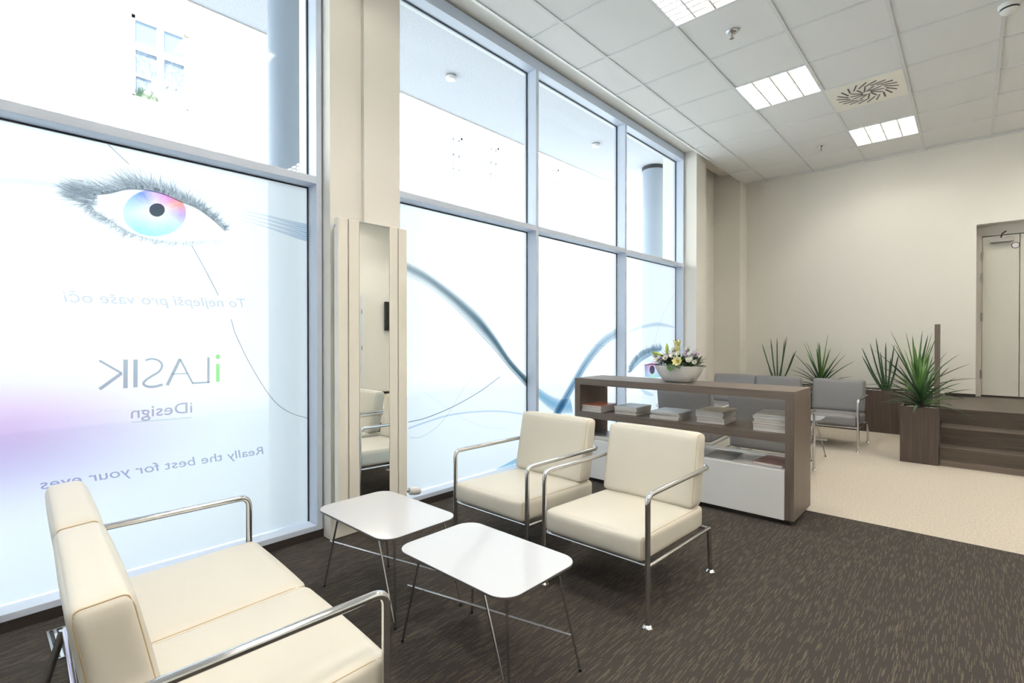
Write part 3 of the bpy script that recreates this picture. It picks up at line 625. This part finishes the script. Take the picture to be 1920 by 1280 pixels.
def seat(name,kind,hw,n,label,cat,group=None,wr=0,bk=0):
    """tubular steel lounge seat; hw = half width between the arms, n = number of places"""
    mk,tk=('leather','thread') if kind=='cream' else ('grey_leather','grey_thread')
    e=empty(name,(0,0,0),label=label,cat=cat,group=group); r=.0125*K
    def k3(p): return tuple(a*K for a in p)
    for s_ in (-1,1):
        x=s_*hw
        pts=bend([k3((x,0,.012)),k3((x,0,.585)),k3((x,.692-bk*1.8,.580)),k3((x-s_*.045,.695-bk*1.8,.580))],.040*K)
        MB().tube(pts,r,14).build('armrest',M['chrome'],e,smooth=True)
        f=MB().lathe([(.020,0),(.022,.003),(.016,.012),(.010,.016)],n=16); f.v=[(a+x*K,b,c_) for a,b,c_ in f.v]; f.build('foot_glide',M['chrome'],e,smooth=True)
        rl=MB().tube([k3((x,.722-bk,.012)),k3((x,.700-bk*1.9,.246))],r,12).build('rear_leg',M['chrome'],e,smooth=True)
        f=MB().lathe([(.020,0),(.022,.003),(.016,.012),(.010,.016)],n=16); f.v=[(a+x*K,b+(.722-bk)*K,c_) for a,b,c_ in f.v]; f.build('foot_glide',M['chrome'],e,smooth=True)
    r2=.009*K; fr=MB()
    for s_ in (-1,1): fr.tube([k3((s_*hw,0,.268)),k3((s_*hw,.700-bk*1.9,.246))],r2,10)
    fr.tube([k3((-hw,.01,.268)),k3((hw,.01,.268))],r2,10).tube([k3((-hw,.695-bk*1.9,.246)),k3((hw,.695-bk*1.9,.246))],r2,10)
    fr.build('seat_frame',M['chrome'],e,smooth=True)
    MB().tube([k3((-hw+.04,.66-bk,.560)),k3((hw-.04,.66-bk,.560))],r,12).build('back_rail',M['chrome'],e,smooth=True)
    X0=-hw+.016; W=2*(hw-.016)/n
    for k in range(n):
        a,b=X0+k*W+.001,X0+(k+1)*W-.001
        cushion([(a,-.02,.283),(b,-.02,.283),(a,.665-bk*1.6,.258),(b,.665-bk*1.6,.258),(a,-.02,.402),(b,-.02,.402),(a,.665-bk*1.6,.376),(b,.665-bk*1.6,.376)],.026,(.004,.010,.010),'seat_cushion',mk,e,tk=tk,wr=wr)
        cushion([(a,.520-bk,.385),(b,.520-bk,.385),(a,.640-bk,.380),(b,.640-bk,.380),(a,.602-bk,.768+bk*.25),(b,.602-bk,.768+bk*.25),(a,.706-bk,.760+bk*.25),(b,.706-bk,.760+bk*.25)],.026,(.004,.010,.006),'back_cushion',mk,e,tk=tk)
    return e
def place(o,x,y,rz,label=None,group=None):
    o.location=(x,y,0); o.rotation_euler=(0,0,rz)
    if label: o['label']=label
    if group: o['group']=group
    return o
ch=seat('armchair','cream',.292,1,'cream leather armchair with chrome arms, standing left, nearer the windows','armchair','cream leather armchairs in front of the bookcase')
place(ch,-1.92,1.903,0)
place(copy_tree(ch),-1.258,1.900,0,'cream leather armchair with chrome arms, standing right, away from the windows')
sf=seat('sofa','cream',.576,2,'two-seat cream leather sofa with chrome arms in the foreground, seen from behind','sofa',wr=.0035,bk=.048)
place(sf,-1.648,.753,R(177.2))
gc=seat('armchair','grey',.292,1,'grey leather armchair by the back wall, facing the camera','armchair','grey leather armchairs behind the bookcase')
place(gc,-1.15,6.32,0)
place(copy_tree(gc),-1.325,5.19,PI,'grey leather armchair turned its back to the bookcase, right one, farther from the windows')
place(copy_tree(gc),-2.0,5.19,PI,'grey leather armchair turned its back to the bookcase, left one, nearer the windows')
gs=seat('sofa','grey',.576,2,'two-seat grey leather sofa against the planter at the back wall','sofa')
place(gs,-2.06,6.32,0)
# ---------------------------------------------------------------- wire tables
def rrect(hx,hy,r,z,n=8):
    out=[]
    for (cx,cy,a0) in ((hx-r,hy-r,0),(-hx+r,hy-r,90),(-hx+r,-hy+r,180),(hx-r,-hy+r,270)):
        for k in range(n+1): a=R(a0+90*k/n); out.append((cx+r*math.cos(a),cy+r*math.sin(a),z))
    return out
def table(label,group):
    e=empty('side_table',(0,0,0),label=label,cat='table',group=group); zt=.44*K
    a=rrect(.307*K,.207*K,.075*K,zt-.008); b=rrect(.307*K,.207*K,.075*K,zt); n=len(a)
    t=MB().add(a+b,[tuple(reversed(range(n))),tuple(range(n,2*n))]+[(i,(i+1)%n,n+(i+1)%n,n+i) for i in range(n)])
    t.build('tabletop',M['laminate'],e)
    a=rrect(.3075*K,.2075*K,.0755*K,zt-.0085); b=rrect(.3075*K,.2075*K,.0755*K,zt-.0015)
    MB().add(a+b,[(i,(i+1)%n,n+(i+1)%n,n+i) for i in range(n)]).build('edge_band',M['edge'],e)
    def k3(p): return tuple(q*K for q in p)
    L_=[((-.29,-.077,.43),(-.366,-.126,.006)),((-.17,.10,.43),(-.313,.223,.006)),((.20,.185,.43),(.292,.227,.006)),((.185,-.075,.43),(.225,-.10,.006))]
    for p,q in L_:
        l=MB().tube([k3(p),k3(q)],.0046,10).build('leg',M['steel'],e,smooth=True)
        MB().tube([k3((q[0],q[1],0)),k3((q[0],q[1],.012))],.0065,10).build('foot_glide',M['black'],l,smooth=True)
    MB().tube([k3((.08,-.105,.43)),k3((.222,-.10,.012))],.0046,10).build('leg_brace',M['chrome'],e,smooth=True)
    MB().tube([k3((-.395,-.078,.212)),k3((.325,.122,.198))],.0042,10).build('crossbar',M['chrome'],e,smooth=True)
    m=MB()
    for k in (-1,1): m.box(-.27*K,.2*K,k*.10*K-.006,k*.10*K+.006,zt-.014,zt-.008)
    m.build('top_rail',M['steel'],e)
    return e
t=table('low table with rounded white top and thin steel legs, right one, nearest the camera','low wire tables between the cream seats'); place(t,-1.395*K,1.36*K,0)
place(copy_tree(t),-1.395*K-.648,1.365*K,0,'low table with rounded white top and thin steel legs, left one, before the mirror radiator')
place(copy_tree(t),-1.36,5.66,0,'low white wire table among the grey seats, right one, mostly hidden by the bookcase','low wire tables between the grey seats')
place(copy_tree(t),-2.03,5.66,0,'low white wire table among the grey seats, left one, seen through the bookcase','low wire tables between the grey seats')
# ---------------------------------------------------------------- bookcase
UX0,UX1,UY0,UY1,UZ=-2.515,-.825,3.535,3.975,.858
u=empty('bookcase',(UX0,UY0,0),label='long low greyish walnut bookcase, open through, with white cabinet boxes below',cat='bookcase')
LX=UX1-UX0; LY=UY1-UY0; T=.053
bx('side_panel',M['wood_z'],0,T,0,LY,.035,UZ-T,u); bx('side_panel',M['wood_z'],LX-T,LX,0,LY,.035,UZ-T,u)
bx('top_panel',M['wood_x'],0,LX,0,LY,UZ-T,UZ,u); bx('shelf_panel',M['wood_x'],T,LX-T,0,LY,.528,.578,u)
bx('plinth',M['base'],.03,LX-.03,.03,LY-.03,0,.035,u)
for k in range(2):
    a,b=T+.002+k*(LX-2*T)/2,T-.002+(k+1)*(LX-2*T)/2
    cbx=bx('white_cabinet',M['white'],a,b,.018,LY-.018,.035,.345,u)
    bx('drawer_front',M['white'],a,b,-.004,.016,.032,.350,cbx,bevel=.003); bx('drawer_front',M['white'],a,b,LY-.016,LY+.004,.032,.350,cbx,bevel=.003)
# magazines
pal=[(.55,.15,.08),(.30,.34,.36),(.62,.62,.60),(.22,.30,.38),(.42,.35,.24),(.70,.68,.62),(.16,.17,.18),(.50,.54,.52),(.35,.16,.14),(.66,.70,.74)]
covers=[mat('magazine_cover_%d'%i,c_,.28,noise=((9,13,9),c_,tuple(min(.85,x*1.6+.05) for x in c_),3)) for i,c_ in enumerate(pal)]
M['pages']=mat('paper_pages',(.72,.70,.65),.8,noise=((3,3,600),(.55,.53,.50),(.80,.78,.74),2))
def magazine(x,y,z,wd,dp,th,rz,cv,label,group):
    e=empty('magazine',(x,y,z),rz,label,'magazine',group)
    bx('pages',M['pages'],-wd/2+.002,wd/2-.001,-dp/2+.002,dp/2-.002,.0008,th-.0008,e)
    m=MB().box(-wd/2,wd/2,-dp/2,dp/2,0,.0008).box(-wd/2,wd/2,-dp/2,dp/2,th-.0008,th).box(-wd/2,-wd/2+.001,-dp/2,dp/2,0,th); m.build('cover',covers[cv],e)
cname=['red-brown','dark grey','light grey','slate blue','tan','off-white','black','grey-green','maroon','pale blue']
stacks=[('first stack from the left on the shelf',-2.375,3.70,[.020,.018,.016],[1,5,0],.20,.27),('second stack from the left on the shelf',-2.075,3.745,[.016,.017,.016,.014],[4,6,2,7],.205,.275),
 ('third stack from the left on the shelf',-1.735,3.745,[.016,.014,.014,.012],[2,5,3,9],.235,.28),('fourth stack from the left on the shelf',-1.41,3.79,[.022,.020,.020,.018,.012],[5,8,2,9,4],.205,.275),
 ('stack at the right end of the shelf',-.99,3.745,[.026,.018,.016,.018,.022,.012],[9,8,4,2,5,7],.215,.28)]
ordn=['bottom','second from below','third from below','fourth from below','fifth from below']
for sname,x,y,ths,cvs,wd,dp in stacks:
    z=.578
    for k,(th,cv) in enumerate(zip(ths,cvs)):
        pos='top' if k==len(ths)-1 else ordn[k]
        magazine(x+rnd.uniform(-.006,.006),y+rnd.uniform(-.008,.008),z,wd*rnd.uniform(.94,1),dp*rnd.uniform(.95,1),th-.0006,rnd.uniform(-.05,.05)+(.06 if k%2 else 0),cv,'%s magazine, %s of the %s'%(cname[cv],pos,sname),'magazines stacked on the bookcase shelf')
        z+=th
magazine(-1.33,3.735,.346,.19,.27,.005,.05,6,'single black magazine lying on the white cabinet','magazines on the white cabinet')
magazine(-.995,3.75,.346,.19,.27,.016,-.08,8,'maroon magazine on the white cabinet at the right end','magazines on the white cabinet')
magazine(-2.33,3.72,.346,.2,.27,.03,.1,1,'dark grey thick magazine on the white cabinet at the left end','magazines on the white cabinet')
# ---------------------------------------------------------------- flower bowl
fb=empty('flower_bowl',(-1.685,3.76,UZ),R(0),'white oval ceramic bowl of yellow and white flowers on the bookcase','flower arrangement')
bowl=MB(); N=40
prof_=[(.10,.0),(.128,.012),(.165,.06),(.190,.105),(.197,.128),(.190,.128),(.165,.085),(.05,.06)]
bowl.lathe(prof_,n=N,sx=1,sy=.62)
bowl.build('bowl',M['ceramic'],fb,smooth=True)
def petalcup(mb,c_,d,n,ln,wd,open_,curl=.2):
    d=Vector(d).normalized(); u_=d.orthogonal().normalized(); v_=d.cross(u_)
    for k in range(n):
        a=2*PI*k/n+rnd.uniform(-.1,.1); o=(u_*math.cos(a)+v_*math.sin(a)); tg=d.cross(o)
        pts=[]
        for i in range(6):
            t=i/5; w_=wd*math.sin(PI*(.12+.8*t))**.8*(1 if t<1 else .3); p=Vector(c_)+d*ln*t+o*(open_*ln*(t**1.6)+.002+curl*ln*t*t*t)
            pts.append((p-tg*w_/2,p+o*.0015,p+tg*w_/2))
        V=[q for r3 in pts for q in r3]; F=[]
        for i in range(5): F+=[(3*i,3*i+1,3*i+4,3*i+3),(3*i+1,3*i+2,3*i+5,3*i+4)]
        mb.add(V,F)
def leafm(mb,p,d,ln,wd,droop=.3,n=6,fold=.15,twist=0):
    p=Vector(p); d=Vector(d).normalized(); s_=d.cross(Vector((0,0,1)));
    if s_.length<.05: s_=Vector((1,0,0))
    s_.normalize(); V=[]
    for i in range(n+1):
        t=i/n; q=p+d*ln*t+Vector((0,0,-droop*ln*t*t)); w_=wd*(math.sin(PI*min(1,.10+.86*t))**.75)*(1 if i<n else .12)/2
        up=s_.cross(d); V+=[q-s_*w_+up*w_*fold,q-up*w_*fold,q+s_*w_+up*w_*fold]
    F=[]
    for i in range(n): F+=[(3*i,3*i+1,3*i+4,3*i+3),(3*i+1,3*i+2,3*i+5,3*i+4)]
    mb.add(V,F)
M['petal_yellow']=mat('pale_yellow_petal',(.86,.80,.30),.5,noise=((30,30,30),(.85,.78,.25),(.88,.88,.62),2)); M['petal_white']=mat('cream_petal',(.86,.86,.76),.5)
M['lily']=mat('yellow_lily_petal',(.90,.86,.42),.5); M['pink']=mat('pink_blossom',(.62,.38,.58),.6); M['bud']=mat('green_bud',(.42,.52,.10),.45); M['throat']=mat('ochre_throat',(.45,.33,.05),.6); M['lilac']=mat('lilac_sprig',(.33,.28,.40),.7)
fo=MB()
for k in range(230):
    a=rnd.uniform(0,2*PI); rr=rnd.uniform(0,.16)**1; x=math.cos(a)*rr*1.05; y=math.sin(a)*rr*.62
    leafm(fo,(x,y,.120+rnd.uniform(0,.045)),(math.cos(a)*rnd.uniform(.3,1.2),math.sin(a)*rnd.uniform(.3,1),rnd.uniform(.3,1.6)),rnd.uniform(.045,.09),rnd.uniform(.018,.036),.30)
for s_,l_ in ((-1,.13),(-1,.11),(1,.11),(1,.09)):
    leafm(fo,(s_*.13,-.04+rnd.uniform(-.03,.03),.13),(s_,-.25,.12),l_,.045,.15)
o=fo.build('foliage',M['leaf_dark'],fb,smooth=True); o['kind']='stuff'
lf=MB(); leafm(lf,(-.01,-.115,.145),(.02,-.35,-.9),.06,.06,0); leafm(lf,(.03,-.11,.14),(.6,-.4,-.5),.05,.05,0); leafm(lf,(.10,-.06,.165),(.8,-.3,.5),.06,.03); leafm(lf,(.14,0,.16),(.8,0,.7),.07,.025)
for k in range(70):
    a=rnd.uniform(0,2*PI); leafm(lf,(math.cos(a)*.12,math.sin(a)*.07,.14+rnd.uniform(0,.06)),(math.cos(a),math.sin(a),rnd.uniform(.3,1.5)),rnd.uniform(.03,.06),.014,.3)
lf.build('light_leaves',M['leaf_light'],fb,smooth=True)
m=MB(); petalcup(m,(.052,-.115,.155),(.05,-.9,.35),8,.050,.046,.55); petalcup(m,(.052,-.115,.155),(.05,-.9,.35),6,.042,.034,.25); rz_=m.build('yellow_rose',M['petal_yellow'],fb,smooth=True)
MB().lathe([(.001,0),(.010,.006),(.011,.012),(.004,.018)],n=10).build('flower_centre',M['throat'],rz_,loc=(.052,-.135,.163),smooth=True)
for (x,y,z,s_) in ((-.0,-.095,.195,.036),(.038,-.07,.212,.030),(-.058,-.105,.178,.030),(-.165,-.05,.19,.030),(-.135,-.075,.162,.030),(.118,-.09,.165,.032),(.135,-.085,.175,.026),(-.03,-.02,.24,.026),(.078,.0,.25,.030),(.15,-.06,.15,.026)):
    m=MB(); petalcup(m,(x,y,z),(rnd.uniform(-.3,.3),-.8,.6),7,s_,s_*.95,.5); petalcup(m,(x,y,z),(0,-.8,.6),5,s_*.8,s_*.7,.2); m.build('white_flower',M['petal_white'],fb,smooth=True)
m=MB(); petalcup(m,(0,-.03,.215),(.02,-.05,1),6,.115,.036,.16,.12); m.build('lily',M['lily'],fb,smooth=True)
for p,d,ln in (((-.075,-.05,.215),(0,0,1),.085),((-.10,-.06,.205),(-.95,-.2,.28),.10)):
    d=Vector(d).normalized(); p=Vector(p); rs=[.003,.010,.0135,.0135,.010,.003]
    MB().tube([p+d*ln*i/5 for i in range(6)],rs,10).tube([p-Vector((0,0,.07)),p],[.002,.003],6).build('lily_bud',M['bud'],fb,smooth=True)
for mk,nm,pts in (('pink','pink_blossoms',[(-.10,-.09,.185),(-.07,-.06,.20),(-.12,-.06,.175),(.145,-.02,.215),(.07,-.01,.24)]),('lilac','lilac_sprigs',[(-.03,-.05,.225),(.11,-.03,.20),(.15,-.04,.18),(.085,-.06,.195)])):
    m=MB()
    for p in pts:
        for k in range(8):
            q=Vector(p)+Vector((rnd.gauss(0,.014),rnd.gauss(0,.01),rnd.gauss(0,.012))); petalcup(m,q,(rnd.gauss(0,1),-1,rnd.gauss(.5,1)),4,.008,.008,.6)
    o=m.build(nm,M[mk],fb,smooth=True); o['kind']='stuff'
m=MB()
for k in range(14):
    a=rnd.uniform(0,2*PI); x,y=math.cos(a)*.13,math.sin(a)*.06; m.tube([(x*.5,y*.5,.14),(x*.9,y,.21+rnd.uniform(0,.03)),(x*1.15,y*1.1,.235+rnd.uniform(0,.05))],[.0015,.001,.0006],4)
m.build('thin_stems',M['leaf_light'],fb,smooth=True)
# ---------------------------------------------------------------- planters and plants
def planter(x0,x1,y0,y1,h,label,nseg=0):
    e=empty('planter',((x0+x1)/2,(y0+y1)/2,0),label=label,cat='planter'); hx,hy=(x1-x0)/2,(y1-y0)/2; t_=.02
    MB().box(-hx,hx,-hy,-hy+t_,0,h).box(-hx,hx,hy-t_,hy,0,h).box(-hx,-hx+t_,-hy+t_,hy-t_,0,h).box(hx-t_,hx,-hy+t_,hy-t_,0,h).build('planter_box',M['oak_z'],e)
    bx('soil',M['base'],-hx+t_,hx-t_,-hy+t_,hy-t_,h-.10,h-.03,e)
    m=MB(); n=int((2*hx)*(2*hy)*2600)
    for k in range(n):
        x,y=rnd.uniform(-hx+.03,hx-.03),rnd.uniform(-hy+.03,hy-.03); r_=rnd.uniform(.009,.015)
        pr=[(r_*math.cos(a)*1.0,h-.026+r_*.6*math.sin(a)) for a in (-1.2,-.5,.3,.9,1.4)]
        m.lathe(pr,x,y,6,1,rnd.uniform(.6,1))
    o=m.build('pebbles',M['pebbles'],e,smooth=True); o['kind']='stuff'
    return e
planter(-2.58,-.36,7.83,8.22,.535,'long dark oak planter trough along the back wall behind the grey seats')
planter(-.514,-.226,6.155,6.44,.54,'square dark oak planter cube beside the steps')
def yucca(x,y,z,n,ln,label,seed,up=.35):
    rn=random.Random(seed); m=MB(); m2=MB()
    for k in range(n):
        a=k*2.39996+rn.uniform(-.2,.2); f=k/n; el=R(12+72*f**.9); L_=ln*rn.uniform(.8,1.08)*(.82+.18*f)
        d=Vector((math.cos(a)*math.cos(el),math.sin(a)*math.cos(el),math.sin(el)))
        if y>7.5: d.y=min(d.y,.22)*.7
        base=Vector((0,0,.0+.10*f)); s_=d.cross(Vector((0,0,1))).normalized(); dr=(1-math.sin(el))*.50+.02; V=[]; N_=9
        for i in range(N_+1):
            t=i/N_; q=base+d*L_*t+Vector((0,0,-dr*L_*t**2.2)); w_=.040*(1-t)**.62*min(1,.55+t*3)*(1 if i<N_ else .05)+.0008
            upv=s_.cross(d); V+=[q-s_*w_*.5+upv*w_*.22,q-upv*w_*.12,q+s_*w_*.5+upv*w_*.22]
        F=[]
        for i in range(N_): F+=[(3*i,3*i+1,3*i+4,3*i+3),(3*i+1,3*i+2,3*i+5,3*i+4)]
        (m2 if (f>.72 or rn.random()<.12) else m).add(V,F)
    e=empty('yucca_plant',(x,y,z),label=label,cat='plant',group='yuccas with long pointed leaves')
    m.build('leaves',M['leaf_dark'],e,smooth=True); m2.build('young_leaves',M['leaf_light'],e,smooth=True)
    MB().tube([(0,0,-.04),(0,0,.06)],[.022,.03],10).build('stem',M['base'],e,smooth=True)
yucca(-1.55,8.05,.50,30,.66,'yucca with arching pointed leaves in the trough, behind the grey armchair',3)
yucca(-.50,7.98,.50,32,.80,'yucca in the right end of the trough, behind the planter cube',8)
yucca(-.365,6.29,.53,44,.50,'yucca with spreading leaves in the planter cube beside the steps',5)
def snake(x,y,z,tips,label):
    m=MB()
    for (dx,dz,dy) in tips:
        b=Vector((dx*.12+rnd.uniform(-.015,.015),rnd.uniform(-.02,.02),-.02)); t_=Vector((dx,dy,dz)); N_=7; pts=[];rs=[]
        mid=b.lerp(t_,.5)+Vector((dx*.05,0,0))
        for i in range(N_+1): t=i/N_; pts.append(b.lerp(mid,t*2) if t<.5 else mid.lerp(t_,t*2-1)); rs.append(.0115*(1-.45*t) if i<N_ else .002)
        m.tube(pts,rs,8)
    e=empty('snake_plant',(x,y,z),label=label,cat='plant',group='snake plants with round upright leaves')
    m.build('leaves',M['leaf_dark'],e,smooth=True); MB().lathe([(.03,-.03),(.045,.0),(.02,.02)],n=12).build('root_crown',M['base'],e,smooth=True)
snake(-2.10,8.05,.52,[(-.215,.60,0),(-.10,.665,.02),(-.01,.68,0),(.115,.70,.02),(.10,.66,-.03),(.24,.50,0),(.22,.46,-.03),(-.13,.25,.03)],'snake plant with few thin upright leaves in the left of the trough')
snake(-.80,8.0,.52,[(-.27,.55,0),(-.265,.44,-.02),(-.185,.61,.02),(-.12,.68,0),(-.02,.62,.02),(.07,.59,0),(.115,.48,.02),(-.22,.32,.02),(.10,.33,-.03),(.03,.42,.03),(-.07,.5,-.03)],'snake plant with a fan of round dark leaves, right of the grey armchair')
# ---------------------------------------------------------------- steps, landing and door
st=MB().box(-.222,1.6,6.205,YB-.003,0,.175).box(-.222,1.6,6.43,YB-.003,.175,.332).box(-.33,1.6,6.75,YB-.003,.332,LZ)
st.v=[(x,y-6.2,z) for x,y,z in st.v]
s=empty('staircase',(0,6.2,0),label='three dark oak steps up to the landing at the door',cat='steps',kind=None)
st.build('steps',M['oak_x'],s)
bx('skirting_strip',M['wood_x'],-.222,1.6,-.008,.005,0,.055,s)
for zz,yy in ((.175,.0),(.332,.225),(LZ,.545)): bx('stair_nosing',M['wood_x'],-.222 if zz<.4 else -.33,1.6,yy,yy+.012,zz-.006,zz+.0015,s)
gp=bx('guard_post',M['wood_z'],-.290,-.245,6.88,6.93,LZ,1.345); tag(gp,'slim upright walnut guard post on the left edge of the landing','post')
# door in the back wall recess
D=empty('door_1',(.09,YB+.15,LZ),label='plain grey-green door at the top of the steps, with a door closer',kind='structure')
bx('door_leaf',M['door'],0,.318,0,.045,.02,1.945,D); bx('door_leaf',M['door'],.325,.86,0,.045,.02,1.945,D)
bx('door_frame',M['door_frame'],-.055,-.004,-.01,.10,0,2.09,D); bx('door_frame',M['door_frame'],-.004,.87,-.01,.10,1.955,2.09,D); bx('threshold',M['base'],-.01,.87,-.005,.05,0,.018,D)
for z in (1.66,1.40,.92,.22): MB().tube([(-.006,-.014,z),(-.006,-.014,z+.10)],.008,10).build('hinge',M['steel'],D,smooth=True)
cb2=bx('door_closer',M['steel'],.065,.27,-.06,0,1.86,1.915,D,bevel=.004); MB().tube([(.16,-.05,1.915),(.17,-.10,1.955),(.20,-.045,1.985)],.008,8).build('closer_arm',M['gasket'],cb2,smooth=True)
r_=MB().tube([(.285,-.006,1.815),(.285,0,1.815)],.030,24).build('round_sign',M['plastic'],D,smooth=True)
MB().tube([(.285,-.004,1.815),(.285,.001,1.815)],.037,24).build('sign_rim',M['gasket'],r_,smooth=True)
# far side of the room, seen in the mirror
tv=empty('television',(XR-.07,6.55,1.36),label='flat black television on the right wall, its edge seen in the radiator mirror',cat='television')
bx('screen_housing',M['black'],-.03,.03,-.50,.50,0,.62,tv,bevel=.006); bx('wall_bracket',M['steel'],.03,.07,-.15,.15,.2,.42,tv)
D2=empty('door_2',(XR-.02,5.05,0),label='white door in the right wall, seen in the radiator mirror',kind='structure')
bx('door_leaf',M['white'],-.01,.02,-.45,.45,.01,2.05,D2); bx('door_frame',M['plastic'],-.03,.02,.45,.52,0,2.12,D2); bx('door_frame',M['plastic'],-.03,.02,-.52,-.45,0,2.12,D2); bx('door_frame',M['plastic'],-.03,.02,-.45,.45,2.05,2.12,D2)
for z in (.95,1.7): MB().tube([(-.035,.455,z),(-.035,.455,z+.09)],.008,8).build('hinge',M['steel'],D2,smooth=True)
